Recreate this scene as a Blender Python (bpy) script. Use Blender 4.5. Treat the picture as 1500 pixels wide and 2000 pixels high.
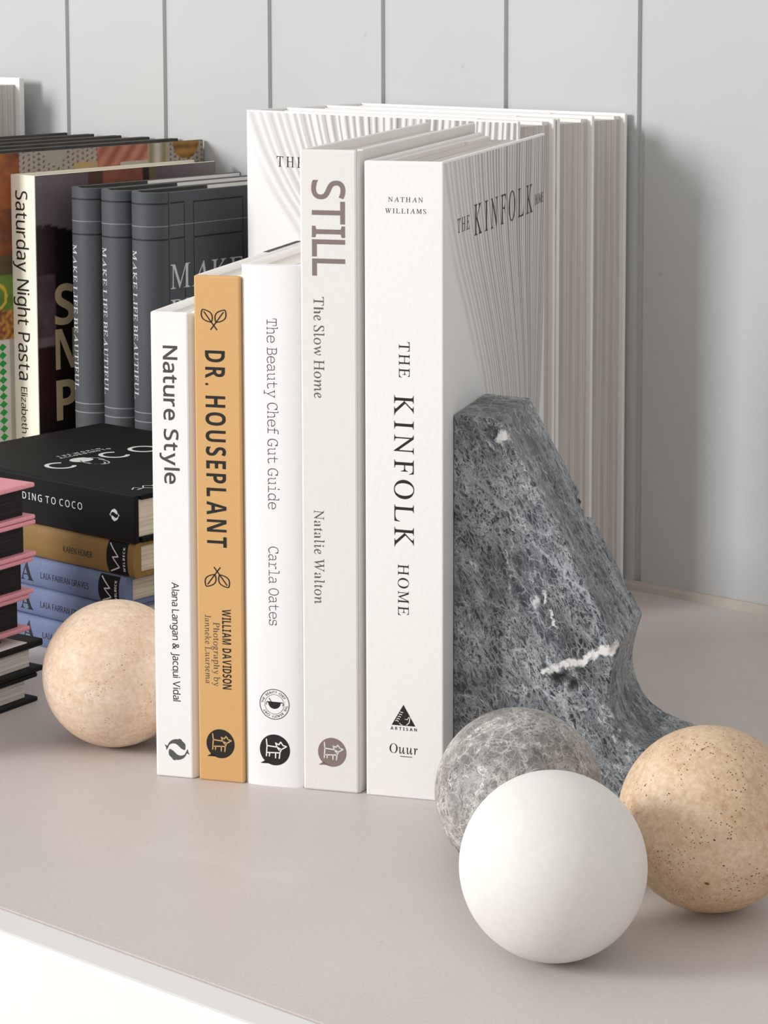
import bpy, bmesh, math, random
from mathutils import Vector, Matrix, noise
random.seed(7)
SC = bpy.context.scene
for o in list(bpy.data.objects):
    bpy.data.objects.remove(o)
COL = SC.collection

# ------------------------------------------------------------------ camera
PITCH, ROLL, YAW, CAMH, FPX = 0.117524, -0.002756, -0.706316, 0.364085, 4828.32
cp, sp, sy, cy = math.cos(PITCH), math.sin(PITCH), math.sin(YAW), math.cos(YAW)
fwd = Vector((sy * cp, cy * cp, -sp))
rgt = Vector((cy, -sy, 0))
upv = rgt.cross(fwd)
r2 = rgt * math.cos(ROLL) + upv * math.sin(ROLL)
u2 = -rgt * math.sin(ROLL) + upv * math.cos(ROLL)
cam = bpy.data.cameras.new('camera')
cam.sensor_fit = 'VERTICAL'
cam.sensor_height = 36.0
cam.lens = FPX * 36.0 / 2000.0
cam.shift_y = -468.14 / 2000.0
cam.clip_start = 0.05
camo = bpy.data.objects.new('camera', cam)
COL.objects.link(camo)
rm = Matrix((r2, u2, -fwd)).transposed().to_4x4()
camo.matrix_world = Matrix.Translation((0, 0, CAMH)) @ rm
SC.camera = camo

# ------------------------------------------------------------------ light
w = bpy.data.worlds.new('daylight_world')
SC.world = w
w.use_nodes = True
w.node_tree.nodes['Background'].inputs[0].default_value = (1.0, 0.97, 0.945, 1)
w.node_tree.nodes['Background'].inputs[1].default_value = 0.71
SC.view_settings.view_transform = 'Standard'
SC.view_settings.look = 'None'
SC.view_settings.exposure = 0.0
SC.view_settings.gamma = 1.0
SC.view_settings.use_curve_mapping = False


def area(name, loc, target, sx, sy_, power, col):
    l = bpy.data.lights.new(name, 'AREA')
    l.shape = 'RECTANGLE'
    l.size, l.size_y, l.energy, l.color = sx, sy_, power, col
    o = bpy.data.objects.new(name, l)
    o.location = loc
    o.rotation_euler = (Vector(target) - Vector(loc)).to_track_quat('-Z', 'Y').to_euler()
    COL.objects.link(o)
    return o


TGT = Vector((-0.72, 0.85, 0.1))
area('window_daylight', TGT + Vector((-0.54, -0.83, 0.32)) * 3.2, TGT, 0.75, 1.0, 85.0, (0.985, 0.99, 1.0))


# ------------------------------------------------------------------ materials
def lin(h):
    h = h.lstrip('#')
    c = [int(h[i:i + 2], 16) / 255 for i in (0, 2, 4)]
    return tuple((x / 12.92 if x <= 0.04045 else ((x + 0.055) / 1.055) ** 2.4) for x in c)


class NT:
    def __init__(self, name, rough=0.5, spec=0.4):
        self.m = bpy.data.materials.new(name)
        self.m.use_nodes = True
        self.t = self.m.node_tree
        self.b = self.t.nodes['Principled BSDF']
        self.b.inputs['Roughness'].default_value = rough
        self.b.inputs['Specular IOR Level'].default_value = spec
        self.obj = None

    def n(self, typ, **kw):
        nd = self.t.nodes.new(typ)
        for k, v in kw.items():
            setattr(nd, k, v)
        return nd

    def l(self, a, b):
        self.t.links.new(a, b)

    def co(self):
        if not self.obj:
            self.obj = self.n('ShaderNodeTexCoord').outputs['Object']
        return self.obj

    def mapping(self, scale, rot=(0, 0, 0), loc=(0, 0, 0), src=None):
        mp = self.n('ShaderNodeMapping')
        mp.inputs['Scale'].default_value = scale
        mp.inputs['Rotation'].default_value = rot
        mp.inputs['Location'].default_value = loc
        self.l(src or self.co(), mp.inputs['Vector'])
        return mp.outputs[0]

    def noise(self, vec, scale, detail=3, rough=0.5, dist=0.0):
        nd = self.n('ShaderNodeTexNoise')
        nd.inputs['Scale'].default_value = scale
        nd.inputs['Detail'].default_value = detail
        nd.inputs['Roughness'].default_value = rough
        nd.inputs['Distortion'].default_value = dist
        self.l(vec, nd.inputs['Vector'])
        return nd

    def ramp(self, fac, stops):
        nd = self.n('ShaderNodeValToRGB')
        e = nd.color_ramp.elements
        while len(e) < len(stops):
            e.new(0.5)
        for el, (p, c) in zip(e, stops):
            el.position = p
            el.color = (*c, 1) if len(c) == 3 else c
        self.l(fac, nd.inputs[0])
        return nd.outputs[0]

    def mix(self, fac, a, b, mode='MIX'):
        nd = self.n('ShaderNodeMix', data_type='RGBA', blend_type=mode)
        for sock, v in ((nd.inputs[0], fac), (nd.inputs[6], a), (nd.inputs[7], b)):
            if isinstance(v, bpy.types.NodeSocket):
                self.l(v, sock)
            elif isinstance(v, tuple):
                sock.default_value = (*v, 1)
            else:
                sock.default_value = v
        return nd.outputs[2]

    def math(self, op, a, b=0.0, clamp=False):
        nd = self.n('ShaderNodeMath', operation=op, use_clamp=clamp)
        for sock, v in ((nd.inputs[0], a), (nd.inputs[1], b)):
            if isinstance(v, bpy.types.NodeSocket):
                self.l(v, sock)
            else:
                sock.default_value = v
        return nd.outputs[0]

    def base(self, c):
        if isinstance(c, tuple):
            self.b.inputs['Base Color'].default_value = (*c, 1)
        else:
            self.l(c, self.b.inputs['Base Color'])

    def bump(self, h, strength=0.2, dist=0.001):
        nd = self.n('ShaderNodeBump')
        nd.inputs['Strength'].default_value = strength
        nd.inputs['Distance'].default_value = dist
        self.l(h, nd.inputs['Height'])
        self.l(nd.outputs[0], self.b.inputs['Normal'])


def paper(name, hexc, rough=0.5, grain=900.0, amt=0.04, bump=0.12, stretch=(1, 1, 1), spec=0.35):
    m = NT(name, rough, spec)
    c = lin(hexc)
    nz = m.noise(m.mapping(stretch), grain, 4, 0.6)
    m.base(m.ramp(nz.outputs[0], [(0.25, tuple(x * (1 - amt) for x in c)), (0.75, tuple(min(1, x * (1 + amt)) for x in c))]))
    if bump:
        m.bump(nz.outputs[0], bump, 0.0006)
    return m.m


def pages(name, hexa, hexb, thick_scale=1.0):
    """page edges: fine lines across the thickness of the block"""
    m = NT(name, 0.75, 0.2)
    fine = m.noise(m.mapping((1900 * thick_scale, 6, 6)), 1.0, 2, 0.6)
    band = m.noise(m.mapping((240, 2, 2)), 1.0, 2, 0.5)
    f = m.math('ADD', m.math('MULTIPLY', fine.outputs[0], 0.62), m.math('MULTIPLY', band.outputs[0], 0.38))
    m.base(m.ramp(f, [(0.36, lin(hexa)), (0.60, lin(hexb))]))
    m.bump(f, 0.35, 0.0008)
    return m.m


MAT = {}
MAT['cover_white'] = paper('white_cover_card', '#f4f3f1', 0.5, 500, 0.012, 0.10)
MAT['cover_bright'] = paper('bright_white_jacket', '#f5f4f4', 0.42, 300, 0.008, 0.03)
MAT['cloth_white'] = paper('offwhite_cloth', '#e8e6e2', 0.7, 1700, 0.025, 0.10, (1, 1, 0.06))
MAT['laid_white'] = paper('textured_white_card', '#f3f1ee', 0.55, 420, 0.012, 0.22)
MAT['tan'] = paper('tan_card', '#d9ab70', 0.6, 500, 0.03, 0.05)
MAT['pages_white'] = pages('page_edges_white', '#c9c3ba', '#efebe4')
MAT['pages_grey'] = pages('page_edges_coated', '#b5afaa', '#d9d4ce')
MAT['pages_cream'] = pages('page_edges_cream', '#b8a892', '#e8dcc6')
MAT['pages_black'] = pages('page_edges_black', '#0d0d0d', '#262423', 0.7)
MAT['slate'] = paper('slate_grey_cloth', '#484b4f', 0.55, 700, 0.06, 0.12)
MAT['slate_line'] = paper('slate_dark_line', '#1b1c1e', 0.6, 700, 0.02, 0)
MAT['slate_light'] = paper('slate_pale_line', '#85888b', 0.5, 700, 0.02, 0)
MAT['black_cover'] = paper('black_cover_card', '#0a0a0a', 0.6, 600, 0.12, 0.05, spec=0.18)
MAT['black_gloss'] = paper('black_cloth_board', '#0d0d0e', 0.5, 900, 0.15, 0.1, spec=0.25)
MAT['dark_edge'] = paper('dark_cover_edge', '#3b3935', 0.55, 45, 0.45, 0)
MAT['gold'] = paper('ochre_cloth', '#8a6a35', 0.6, 1100, 0.18, 0.2)
MAT['blue'] = paper('dusty_blue_cloth', '#6b789a', 0.6, 1100, 0.12, 0.18)
MAT['pink'] = paper('pink_cloth', '#d9929c', 0.6, 900, 0.08, 0.2)
MAT['cream'] = paper('cream_card', '#f3eedd', 0.5, 500, 0.012, 0.05)
MAT['endpaper'] = paper('white_endpaper', '#e9e6e1', 0.6, 500, 0.02, 0)
MAT['headband'] = paper('grey_banded_tape', '#4b4a4a', 0.7, 160, 0.4, 0)
for k, h in dict(ink='#23211f', ink_grey='#4b4a48', ink_taupe='#857770', ink_mid='#5e5b58', ink_thin='#3a3a3a', ink_white='#dcdcd8',
                 ink_silver='#c6c7c8', ink_green='#1f9a3c', ink_dark_blue='#17181f', ink_cream='#cbb88f', ink_dolphin='#565a59').items():
    MAT[k] = paper('print_' + k, h, 0.55, 400, 0.02, 0)


def art_mat(name, rough=0.4):
    m = NT(name, rough, 0.4)
    at = m.n('ShaderNodeAttribute', attribute_name='print')
    m.base(at.outputs['Color'])
    return m.m


MAT['art'] = art_mat('printed_cover_photo')


def pleat_mat():
    m = NT('printed_pleated_linen', 0.42, 0.45)
    at = m.n('ShaderNodeAttribute', attribute_name='pleat').outputs['Fac']
    mk = m.n('ShaderNodeAttribute', attribute_name='pleat_mask').outputs['Fac']
    cx = m.n('ShaderNodeCombineXYZ')
    m.l(at, cx.inputs[0])
    n1 = m.noise(cx.outputs[0], 1.0, 1, 0.5)
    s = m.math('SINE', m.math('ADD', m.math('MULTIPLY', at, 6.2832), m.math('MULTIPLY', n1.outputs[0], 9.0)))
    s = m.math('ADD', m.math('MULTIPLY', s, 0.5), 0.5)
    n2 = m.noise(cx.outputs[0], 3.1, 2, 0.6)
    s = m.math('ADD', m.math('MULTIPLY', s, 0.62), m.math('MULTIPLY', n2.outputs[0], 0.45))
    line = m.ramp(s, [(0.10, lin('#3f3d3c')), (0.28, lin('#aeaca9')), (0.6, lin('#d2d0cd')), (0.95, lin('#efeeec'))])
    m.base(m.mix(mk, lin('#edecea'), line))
    g = m.noise(m.co(), 900, 3, 0.6)
    m.bump(g.outputs[0], 0.08, 0.0004)
    return m.m


MAT['pleats'] = pleat_mat()


def wall_mat():
    m = NT('painted_panel_wall', 0.55, 0.35)
    a = m.noise(m.co(), 5.0, 3, 0.5)
    b = m.noise(m.co(), 260.0, 3, 0.6)
    c = m.ramp(a.outputs[0], [(0.3, lin('#bdc0c0')), (0.7, lin('#c4c4c3'))])
    sp_ = m.n('ShaderNodeTexVoronoi', feature='F1')
    sp_.inputs['Scale'].default_value = 26
    m.l(m.co(), sp_.inputs['Vector'])
    dots = m.ramp(sp_.outputs['Distance'], [(0.022, (1, 1, 1)), (0.045, (0, 0, 0))])
    m.base(m.mix(m.math('MULTIPLY', dots, 0.3), c, lin('#9a9996')))
    m.bump(b.outputs[0], 0.12, 0.0005)
    return m.m


def shelf_mat():
    m = NT('stone_composite_top', 0.42, 0.4)
    a = m.noise(m.co(), 7.0, 4, 0.55, 0.4)
    b = m.noise(m.co(), 700.0, 3, 0.6)
    c = m.ramp(a.outputs[0], [(0.3, lin('#ccc3bd')), (0.5, lin('#d0c7c2')), (0.7, lin('#d5ccc7'))])
    c = m.mix(0.10, c, m.ramp(b.outputs[0], [(0.3, lin('#8e857c')), (0.7, lin('#f4efe9'))]))
    sm = m.noise(m.mapping((1, 2.4, 1), (0, 0, 0.9)), 9.0, 8, 0.72, 0.8)
    c = m.mix(m.ramp(sm.outputs[0], [(0.60, (0, 0, 0)), (0.76, (0.35, 0.35, 0.35))]), c, lin('#e6dfda'))
    v = m.n('ShaderNodeTexVoronoi', feature='F1')
    v.inputs['Scale'].default_value = 38
    m.l(m.co(), v.inputs['Vector'])
    dots = m.ramp(v.outputs['Distance'], [(0.02, (1, 1, 1)), (0.035, (0, 0, 0))])
    sel = m.ramp(m.noise(m.co(), 21.0, 1).outputs[0], [(0.55, (0, 0, 0)), (0.6, (1, 1, 1))])
    m.base(m.mix(m.math('MULTIPLY', m.math('MULTIPLY', dots, sel), 0.8), c, lin('#5c534b')))
    m.bump(b.outputs[0], 0.08, 0.0005)
    return m.m


MAT['wall'] = wall_mat()
MAT['shelf'] = shelf_mat()
MAT['shelf_front'] = paper('white_lacquer', '#e6e4e2', 0.45, 60, 0.008, 0.03)
MAT['caulk'] = paper('caulk_bead', '#bdb5ab', 0.7, 200, 0.05, 0.3)
MAT['hair'] = paper('dark_hair', '#5b524a', 0.6, 200, 0.02, 0)


def marble(name, dark, mid, vein, white, s=1.0, dens=1.0, stretch=(1, 1, 1), blotch=None, rough=0.42, turn=0.0):
    m = NT(name, rough, 0.4)
    v0 = m.mapping(stretch, src=m.mapping((1, 1, 1), (0, math.radians(turn), 0)))
    w1 = m.noise(v0, 55 * s, 4, 0.65)
    off = m.n('ShaderNodeVectorMath', operation='SCALE')
    m.l(w1.outputs[1], off.inputs[0])
    off.inputs['Scale'].default_value = 0.010 / s
    vec = m.n('ShaderNodeVectorMath', operation='ADD')
    m.l(v0, vec.inputs[0])
    m.l(off.outputs[0], vec.inputs[1])
    vec = vec.outputs[0]
    big = m.noise(v0, 34 * s, 8, 0.66, 0.5)
    base = m.ramp(big.outputs[0], [(0.34, lin(dark)), (0.66, lin(mid))])
    cl = m.noise(v0, 26 * s, 4, 0.6)
    clust = m.ramp(cl.outputs[0], [(0.38, (0.16, 0.16, 0.16)), (0.60, (1, 1, 1))])
    fine = m.noise(v0, 210 * s, 3, 0.6)
    broken = m.ramp(fine.outputs[0], [(0.34, (0.15, 0.15, 0.15)), (0.60, (1, 1, 1))])
    tot = None
    # fracture threads: narrow ridges of a rough noise
    for sc, amp, p in ((34 * s, 1.0, 0.011), (75 * s, 0.95, 0.018), (150 * s, 0.85, 0.026), (290 * s, 0.7, 0.034)):
        rn = m.noise(vec, sc, 6, 0.62, 0.3)
        rd = m.math('ABSOLUTE', m.math('SUBTRACT', rn.outputs[0], 0.5))
        ln = m.ramp(rd, [(0.0, (1, 1, 1)), (p * 0.45, (0.55, 0.55, 0.55)), (p * 1.5, (0, 0, 0))])
        f = m.math('MULTIPLY', ln, amp * dens)
        f = m.math('MULTIPLY', f, clust if sc > 50 * s else broken)
        tot = f if tot is None else m.math('MAXIMUM', tot, f)
    # breccia cells
    for sc, wd, amp in ((115 * s, 0.030, 0.75), (260 * s, 0.050, 0.60)):
        vo = m.n('ShaderNodeTexVoronoi', feature='DISTANCE_TO_EDGE')
        vo.inputs['Scale'].default_value = sc
        m.l(vec, vo.inputs['Vector'])
        ln = m.ramp(vo.outputs['Distance'], [(0.0, (1, 1, 1)), (wd * 0.4, (0.5, 0.5, 0.5)), (wd * 1.7, (0, 0, 0))])
        f = m.math('MULTIPLY', m.math('MULTIPLY', ln, broken), amp * dens)
        tot = m.math('MAXIMUM', tot, f)
    haze = m.noise(vec, 110 * s, 10, 0.8, 0.6)
    hz = m.ramp(haze.outputs[0], [(0.49, (0, 0, 0)), (0.76, (0.75, 0.75, 0.75))])
    tot = m.math('MAXIMUM', tot, m.math('MULTIPLY', m.math('MULTIPLY', hz, clust), 0.55 * dens))
    col = m.mix(tot, base, lin(vein))
    if blotch:
        wn = m.noise(m.co(), 150, 3, 0.6)
        wc = m.n('ShaderNodeVectorMath', operation='SUBTRACT')
        m.l(wn.outputs[1], wc.inputs[0])
        wc.inputs[1].default_value = (0.5, 0.5, 0.5)
        ws = m.n('ShaderNodeVectorMath', operation='SCALE')
        m.l(wc.outputs[0], ws.inputs[0])
        ws.inputs['Scale'].default_value = 0.009
        wa = m.n('ShaderNodeVectorMath', operation='ADD')
        m.l(m.co(), wa.inputs[0])
        m.l(ws.outputs[0], wa.inputs[1])
        wv = wa.outputs[0]
        for (A, B, ra, soft, c2) in blotch:
            # distance to a segment A-B in the object's own space
            A, B = Vector(A), Vector(B)
            ab = B - A
            d = m.n('ShaderNodeVectorMath', operation='SUBTRACT')
            m.l(wv, d.inputs[0])
            d.inputs[1].default_value = A
            dt = m.n('ShaderNodeVectorMath', operation='DOT_PRODUCT')
            m.l(d.outputs[0], dt.inputs[0])
            dt.inputs[1].default_value = ab / ab.length_squared
            t = m.math('ADD', dt.outputs['Value'], 0.0, clamp=True)
            pr = m.n('ShaderNodeVectorMath', operation='SCALE')
            pr.inputs[0].default_value = ab
            m.l(t, pr.inputs['Scale'])
            df = m.n('ShaderNodeVectorMath', operation='SUBTRACT')
            m.l(d.outputs[0], df.inputs[0])
            m.l(pr.outputs[0], df.inputs[1])
            ln = m.n('ShaderNodeVectorMath', operation='LENGTH')
            m.l(df.outputs[0], ln.inputs[0])
            rad = m.math('MULTIPLY', m.math('ADD', m.math('MULTIPLY', t, ra[1] - ra[0]), ra[0]), 1.0)
            q = m.math('DIVIDE', ln.outputs['Value'], rad)
            wob = m.noise(m.co(), 420, 6, 0.75)
            q = m.math('ADD', q, m.math('MULTIPLY', wob.outputs[0], 1.2))
            k = m.ramp(m.math('MULTIPLY', q, 0.5), [(0.44, (0.95, 0.95, 0.95)), (0.44 + soft * 1.4, (0, 0, 0))])
            col = m.mix(k, col, lin(c2))
    m.base(col)
    m.bump(m.math('ADD', m.math('MULTIPLY', tot, 0.5), haze.outputs[0]), 0.10, 0.0006)
    return m.m


MAT['marble'] = marble('grey_veined_marble', '#1d2024', '#43484e', '#cfd4d8', '#ffffff', 1.0, 1.0, (0.62, 1.0, 1.35), turn=-62.0, blotch=[
    ((0.0480, 0.0, 0.0560), (0.0570, 0.0, 0.0515), (0.0046, 0.0030), 0.22, '#34373b'),  # crevice under the pale streak, its shade painted in as dark colour
    ((0.0165, 0.0, 0.1645), (0.0170, 0.0, 0.1635), (0.0040, 0.0040), 0.18, '#3c3b3a'),  # chipped hole near the top, shade put into its colour
    ((0.0420, 0.0, 0.0582), (0.0600, 0.0, 0.0650), (0.0024, 0.0034), 0.16, '#e9e8e6'),
    ((0.0600, 0.0, 0.0650), (0.0748, 0.0, 0.0722), (0.0038, 0.0062), 0.10, '#f4f2f0'),
    ((0.0215, -0.001, 0.1625), (0.0222, -0.001, 0.1635), (0.0060, 0.0060), 0.10, '#efeeec'),
    ((0.0410, 0.0, 0.0925), (0.0480, 0.0, 0.0755), (0.0016, 0.0010), 0.14, '#dfe2e4'),
    ((0.0370, 0.0, 0.0880), (0.0412, 0.0, 0.0935), (0.0022, 0.0018), 0.20, '#cfd3d6'),
    ((0.0380, 0.0, 0.0500), (0.0690, 0.0, 0.0395), (0.0016, 0.0010), 0.16, '#b4b9be'),
    ((0.0040, 0.0, 0.1480), (0.0250, 0.0, 0.1300), (0.0020, 0.0014), 0.25, '#9a9ea2'),
    ((0.0180, 0.0, 0.1350), (0.0640, 0.0, 0.0900), (0.0012, 0.0010), 0.20, '#aeb3b8'),
])
MAT['marble_ball'] = marble('brown_grey_veined_marble', '#625e5b', '#8d8985', '#e2deda', '#ffffff', 1.1, 1.15)


def travertine(name, base_a, base_b, pale, pore, rot, pores=1.0, more=0.0):
    m = NT(name, 0.55, 0.3)
    band = m.noise(m.mapping((18, 18, 60), rot), 1.0, 5, 0.6, 0.6)
    c = m.ramp(band.outputs[0], [(0.28, lin(base_b)), (0.5, lin(base_a)), (0.72, lin(pale))])
    mot = m.noise(m.co(), 420, 5, 0.7)
    c = m.mix(0.24, c, m.ramp(mot.outputs[0], [(0.35, lin(pore)), (0.65, lin('#fff4e6'))]))
    tot = None
    for sc, th, thr in ((620, 0.17, 0.50), (300, 0.13, 0.56), (110, 0.09, 0.60)):
        v = m.n('ShaderNodeTexVoronoi', feature='F1')
        v.inputs['Scale'].default_value = sc
        m.l(m.mapping((1, 1, 1.5), rot), v.inputs['Vector'])
        d = m.ramp(v.outputs['Distance'], [(th, (1, 1, 1)), (th + 0.05, (0, 0, 0))])
        cl = m.noise(m.co(), sc * 0.16, 2, 0.5)
        k = m.ramp(cl.outputs[0], [(thr + more, (0, 0, 0)), (thr + more + 0.04, (1, 1, 1))])
        f = m.math('MULTIPLY', d, k)
        tot = f if tot is None else m.math('MAXIMUM', tot, f)
    c = m.mix(m.math('MULTIPLY', tot, 0.85 * pores), c, lin('#4a3626'))
    m.base(c)
    m.bump(m.math('SUBTRACT', m.math('MULTIPLY', mot.outputs[0], 0.3), tot), 0.35, 0.001)
    return m.m


MAT['trav_right'] = travertine('warm_travertine', '#dcbd98', '#c7a37d', '#ead2b4', '#8d6a48', (0.5, 0.3, 0.4), 1.0)
MAT['trav_left'] = travertine('pink_travertine', '#e6cbb0', '#d9b698', '#f0dfcb', '#a88461', (0.2, 0.35, 0.2), 0.7, 0.06)


def alabaster():
    m = NT('white_marble_satin', 0.6, 0.25)
    a = m.noise(m.co(), 30, 4, 0.6)
    b = m.noise(m.co(), 420, 2, 0.6)
    c = m.ramp(a.outputs[0], [(0.3, lin('#dbd9d5')), (0.7, lin('#e2e0dd'))])
    c = m.mix(0.06, c, m.ramp(b.outputs[0], [(0.35, lin('#c9c7c0')), (0.65, (1, 1, 1))]))
    m.base(c)
    m.b.inputs['Subsurface Weight'].default_value = 0.9
    m.b.inputs['Subsurface Radius'].default_value = (0.030, 0.029, 0.027)
    m.b.inputs['Subsurface Scale'].default_value = 1.0
    return m.m


MAT['white_ball'] = alabaster()


# ------------------------------------------------------------------ mesh helpers
class MB:
    """collects polygons with a material each, then links them as ONE mesh object"""

    def __init__(self):
        self.v, self.f, self.mi, self.mats, self.sm = [], [], [], [], []
        self.attr = {}          # vertex index -> dict of point attributes

    def mat(self, key):
        if key not in self.mats:
            self.mats.append(key)
        return self.mats.index(key)

    def add(self, verts, faces, key, smooth=False):
        b = len(self.v)
        self.v += [tuple(p) for p in verts]
        k = self.mat(key)
        for f in faces:
            self.f.append([b + i for i in f])
            self.mi.append(k)
            self.sm.append(smooth)
        return b

    def box(self, x0, x1, y0, y1, z0, z1, key, bev=0.0005, seg=2):
        bm = bmesh.new()
        bmesh.ops.create_cube(bm, size=1)
        for v in bm.verts:
            v.co = ((x0 + x1) / 2 + v.co.x * (x1 - x0), (y0 + y1) / 2 + v.co.y * (y1 - y0), (z0 + z1) / 2 + v.co.z * (z1 - z0))
        if bev > 0:
            bev = min(bev, 0.45 * min(x1 - x0, y1 - y0, z1 - z0))
            bmesh.ops.bevel(bm, geom=bm.edges[:], offset=bev, segments=seg, profile=0.5, affect='EDGES', clamp_overlap=True)
        bm.verts.index_update()
        self.add([v.co[:] for v in bm.verts], [[v.index for v in f.verts] for f in bm.faces], key)
        bm.free()

    def prism(self, poly, z0, z1, key, smooth=False):
        """closed outline poly [(x,y)] (counter-clockwise) extruded along z"""
        n = len(poly)
        vs = [(x, y, z0) for x, y in poly] + [(x, y, z1) for x, y in poly]
        self.add(vs, [[i, (i + 1) % n, n + (i + 1) % n, n + i] for i in range(n)], key, smooth)
        self.add(vs[n:], [list(range(n))], key)
        self.add(vs[:n], [list(range(n))[::-1]], key)

    def flat(self, mesh2d, fn, key, strip=0.0):
        if strip:
            m = sliced(([(y, x) for x, y in mesh2d[0]], [f[::-1] for f in mesh2d[1]]), strip)
            mesh2d = [(y, x) for x, y in m[0]], [f[::-1] for f in m[1]]
        vs, fs = mesh2d
        self.add([fn(x, y) for x, y in vs], fs, key)

    def grid(self, nu, nv, fn, key, attrs=None, smooth=False):
        """fn(u,v)->xyz for u,v in 0..1; attrs(u,v)->dict of floats / colours"""
        vs = [fn(i / nu, j / nv) for j in range(nv + 1) for i in range(nu + 1)]
        b = self.add(vs, [[j * (nu + 1) + i, j * (nu + 1) + i + 1, (j + 1) * (nu + 1) + i + 1, (j + 1) * (nu + 1) + i] for j in range(nv) for i in range(nu)], key, smooth)
        if attrs:
            q = b
            for j in range(nv + 1):
                for i in range(nu + 1):
                    self.attr[q] = attrs(i / nu, j / nv)
                    q += 1

    def build(self, name, parent=None, tags=None):
        me = bpy.data.meshes.new(name)
        me.from_pydata(self.v, [], self.f)
        for k in self.mats:
            me.materials.append(MAT[k])
        me.polygons.foreach_set('material_index', self.mi)
        me.polygons.foreach_set('use_smooth', self.sm)
        if self.attr:
            keys = set()
            for d in self.attr.values():
                keys |= set(d)
            for k in sorted(keys):
                colour = k == 'print'
                at = me.attributes.new(k, 'FLOAT_COLOR' if colour else 'FLOAT', 'POINT')
                for i, d in self.attr.items():
                    if k in d:
                        if colour:
                            at.data[i].color = (*d[k], 1)
                        else:
                            at.data[i].value = d[k]
        me.update()
        o = bpy.data.objects.new(name, me)
        COL.objects.link(o)
        if parent:
            o.parent = parent
        for k, v in (tags or {}).items():
            o[k] = v
        return o


def root(name, label, cat, loc, rot=None, group=None):
    o = bpy.data.objects.new(name, None)
    o.empty_display_size = 0.02
    COL.objects.link(o)
    o.matrix_world = Matrix.Translation(loc) @ (rot.to_4x4() if rot else Matrix())
    o['label'], o['category'] = label, cat
    if group:
        o['group'] = group
    return o


def dup(src, loc, label, rot=None):
    c = src.copy()
    COL.objects.link(c)
    c.matrix_world = Matrix.Translation(loc) @ (rot.to_4x4() if rot else src.matrix_world.to_3x3().to_4x4())
    c['label'] = label
    for ch in list(src.children):
        k = ch.copy()
        COL.objects.link(k)
        k.parent = c
        k.matrix_parent_inverse = ch.matrix_parent_inverse.copy()
    return c


# ------------------------------------------------------------------ lettering
SHEARED = 0.25


def enc(s, style):
    if style == 'bfont':
        return s
    U, L = {'serifcap': (0x1D434, 0x1D41A), 'serif': (0x1D434, 0x1D41A), 'serifb': (0x1D400, 0x1D41A), 'sans': (0x1D5A0, 0x1D5BA),
            'sansb': (0x1D5D4, 0x1D5EE), 'mono': (0x1D670, 0x1D68A)}[style]
    return ''.join(chr(U + ord(c) - 65) if 'A' <= c <= 'Z' else chr(L + ord(c) - 97) if 'a' <= c <= 'z' else c for c in s)


def glyphs(body, style, space=1.0, offset=0.0):
    cu = bpy.data.curves.new('lettering', 'FONT')
    cu.body = body
    cu.size = 1.0
    cu.space_character = space
    cu.offset = offset
    cu.resolution_u = 5
    ob = bpy.data.objects.new('lettering', cu)
    me = ob.to_mesh()
    vs = [(v.co.x, v.co.y) for v in me.vertices]
    fs = [list(p.vertices) for p in me.polygons]
    # keep every face turned the same way
    out = []
    for f in fs:
        a = 0
        for i in range(len(f)):
            x0, y0 = vs[f[i]]
            x1, y1 = vs[f[(i + 1) % len(f)]]
            a += x0 * y1 - x1 * y0
        out.append(f if a > 0 else f[::-1])
    ob.to_mesh_clear()
    bpy.data.objects.remove(ob)
    bpy.data.curves.remove(cu)
    return vs, out


_cap = {}
CACHE = {}


def char_mesh(c, style, off):
    k = (c, style, off)
    if k not in CACHE:
        if style == 'serif' and c.islower() and c not in 'ah':
            code = 0x1D44E + ord(c) - 97
            vs, fs = glyphs(chr(code), style, 1.0, off + 0.003)
            vs = [(x - SHEARED * y, y) for x, y in vs]
        else:
            vs, fs = glyphs(enc(c, style), style, 1.0, off - 0.014 if style == 'serif' and c in 'ah' else off)
            if style in ('serif', 'serifcap') and c.isupper():
                vs = [(x - SHEARED * y, y) for x, y in vs]
        CACHE[k] = (vs, fs)
    return CACHE[k]


def cap_height(style):
    if style not in _cap:
        vs, _ = char_mesh('H', style, 0.0)
        _cap[style] = max(y for _, y in vs)
    return _cap[style]


def text(body, style, length, cap, cond=1.0, off=0.0, word=0.34, tight=0.10):
    """lettering laid out letter by letter: left edge at x=0, baseline at y=0, ends at x=length"""
    s = cap / cap_height(style)
    items, x, gaps = [], 0.0, 0
    base_gap = {'mono': 0.07, 'bfont': 0.075}.get(style, 0.085)
    for i, c in enumerate(body):
        if c == ' ':
            items.append(None)
            continue
        vs, fs = char_mesh(c, style, off)
        if not vs:
            items.append(None)
            continue
        x0 = min(v[0] for v in vs)
        x1 = max(v[0] for v in vs)
        items.append((vs, fs, x0, x1 - x0))
    nsp = body.count(' ')
    spw = word * cap * min(1.0, cond * 1.15)
    widths = sum(it[3] for it in items if it) * s * cond
    units = max(1, len(items) - 1 - nsp)
    gap = (length - widths - nsp * spw) / units
    mn = tight * cap
    sc2 = 1.0
    if gap < mn:
        sc2 = (length - mn * units - nsp * spw) / widths
        gap = mn
    V, F, x = [], [], 0.0
    for i, it in enumerate(items):
        if not it:
            x += spw
            continue
        if i:
            x += gap
        vs, fs, x0, wd = it
        b = len(V)
        V += [(x + (vx - x0) * s * cond * sc2, vy * s) for vx, vy in vs]
        F += [[b + q for q in f] for f in fs]
        x += wd * s * cond * sc2
    return V, F


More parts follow.
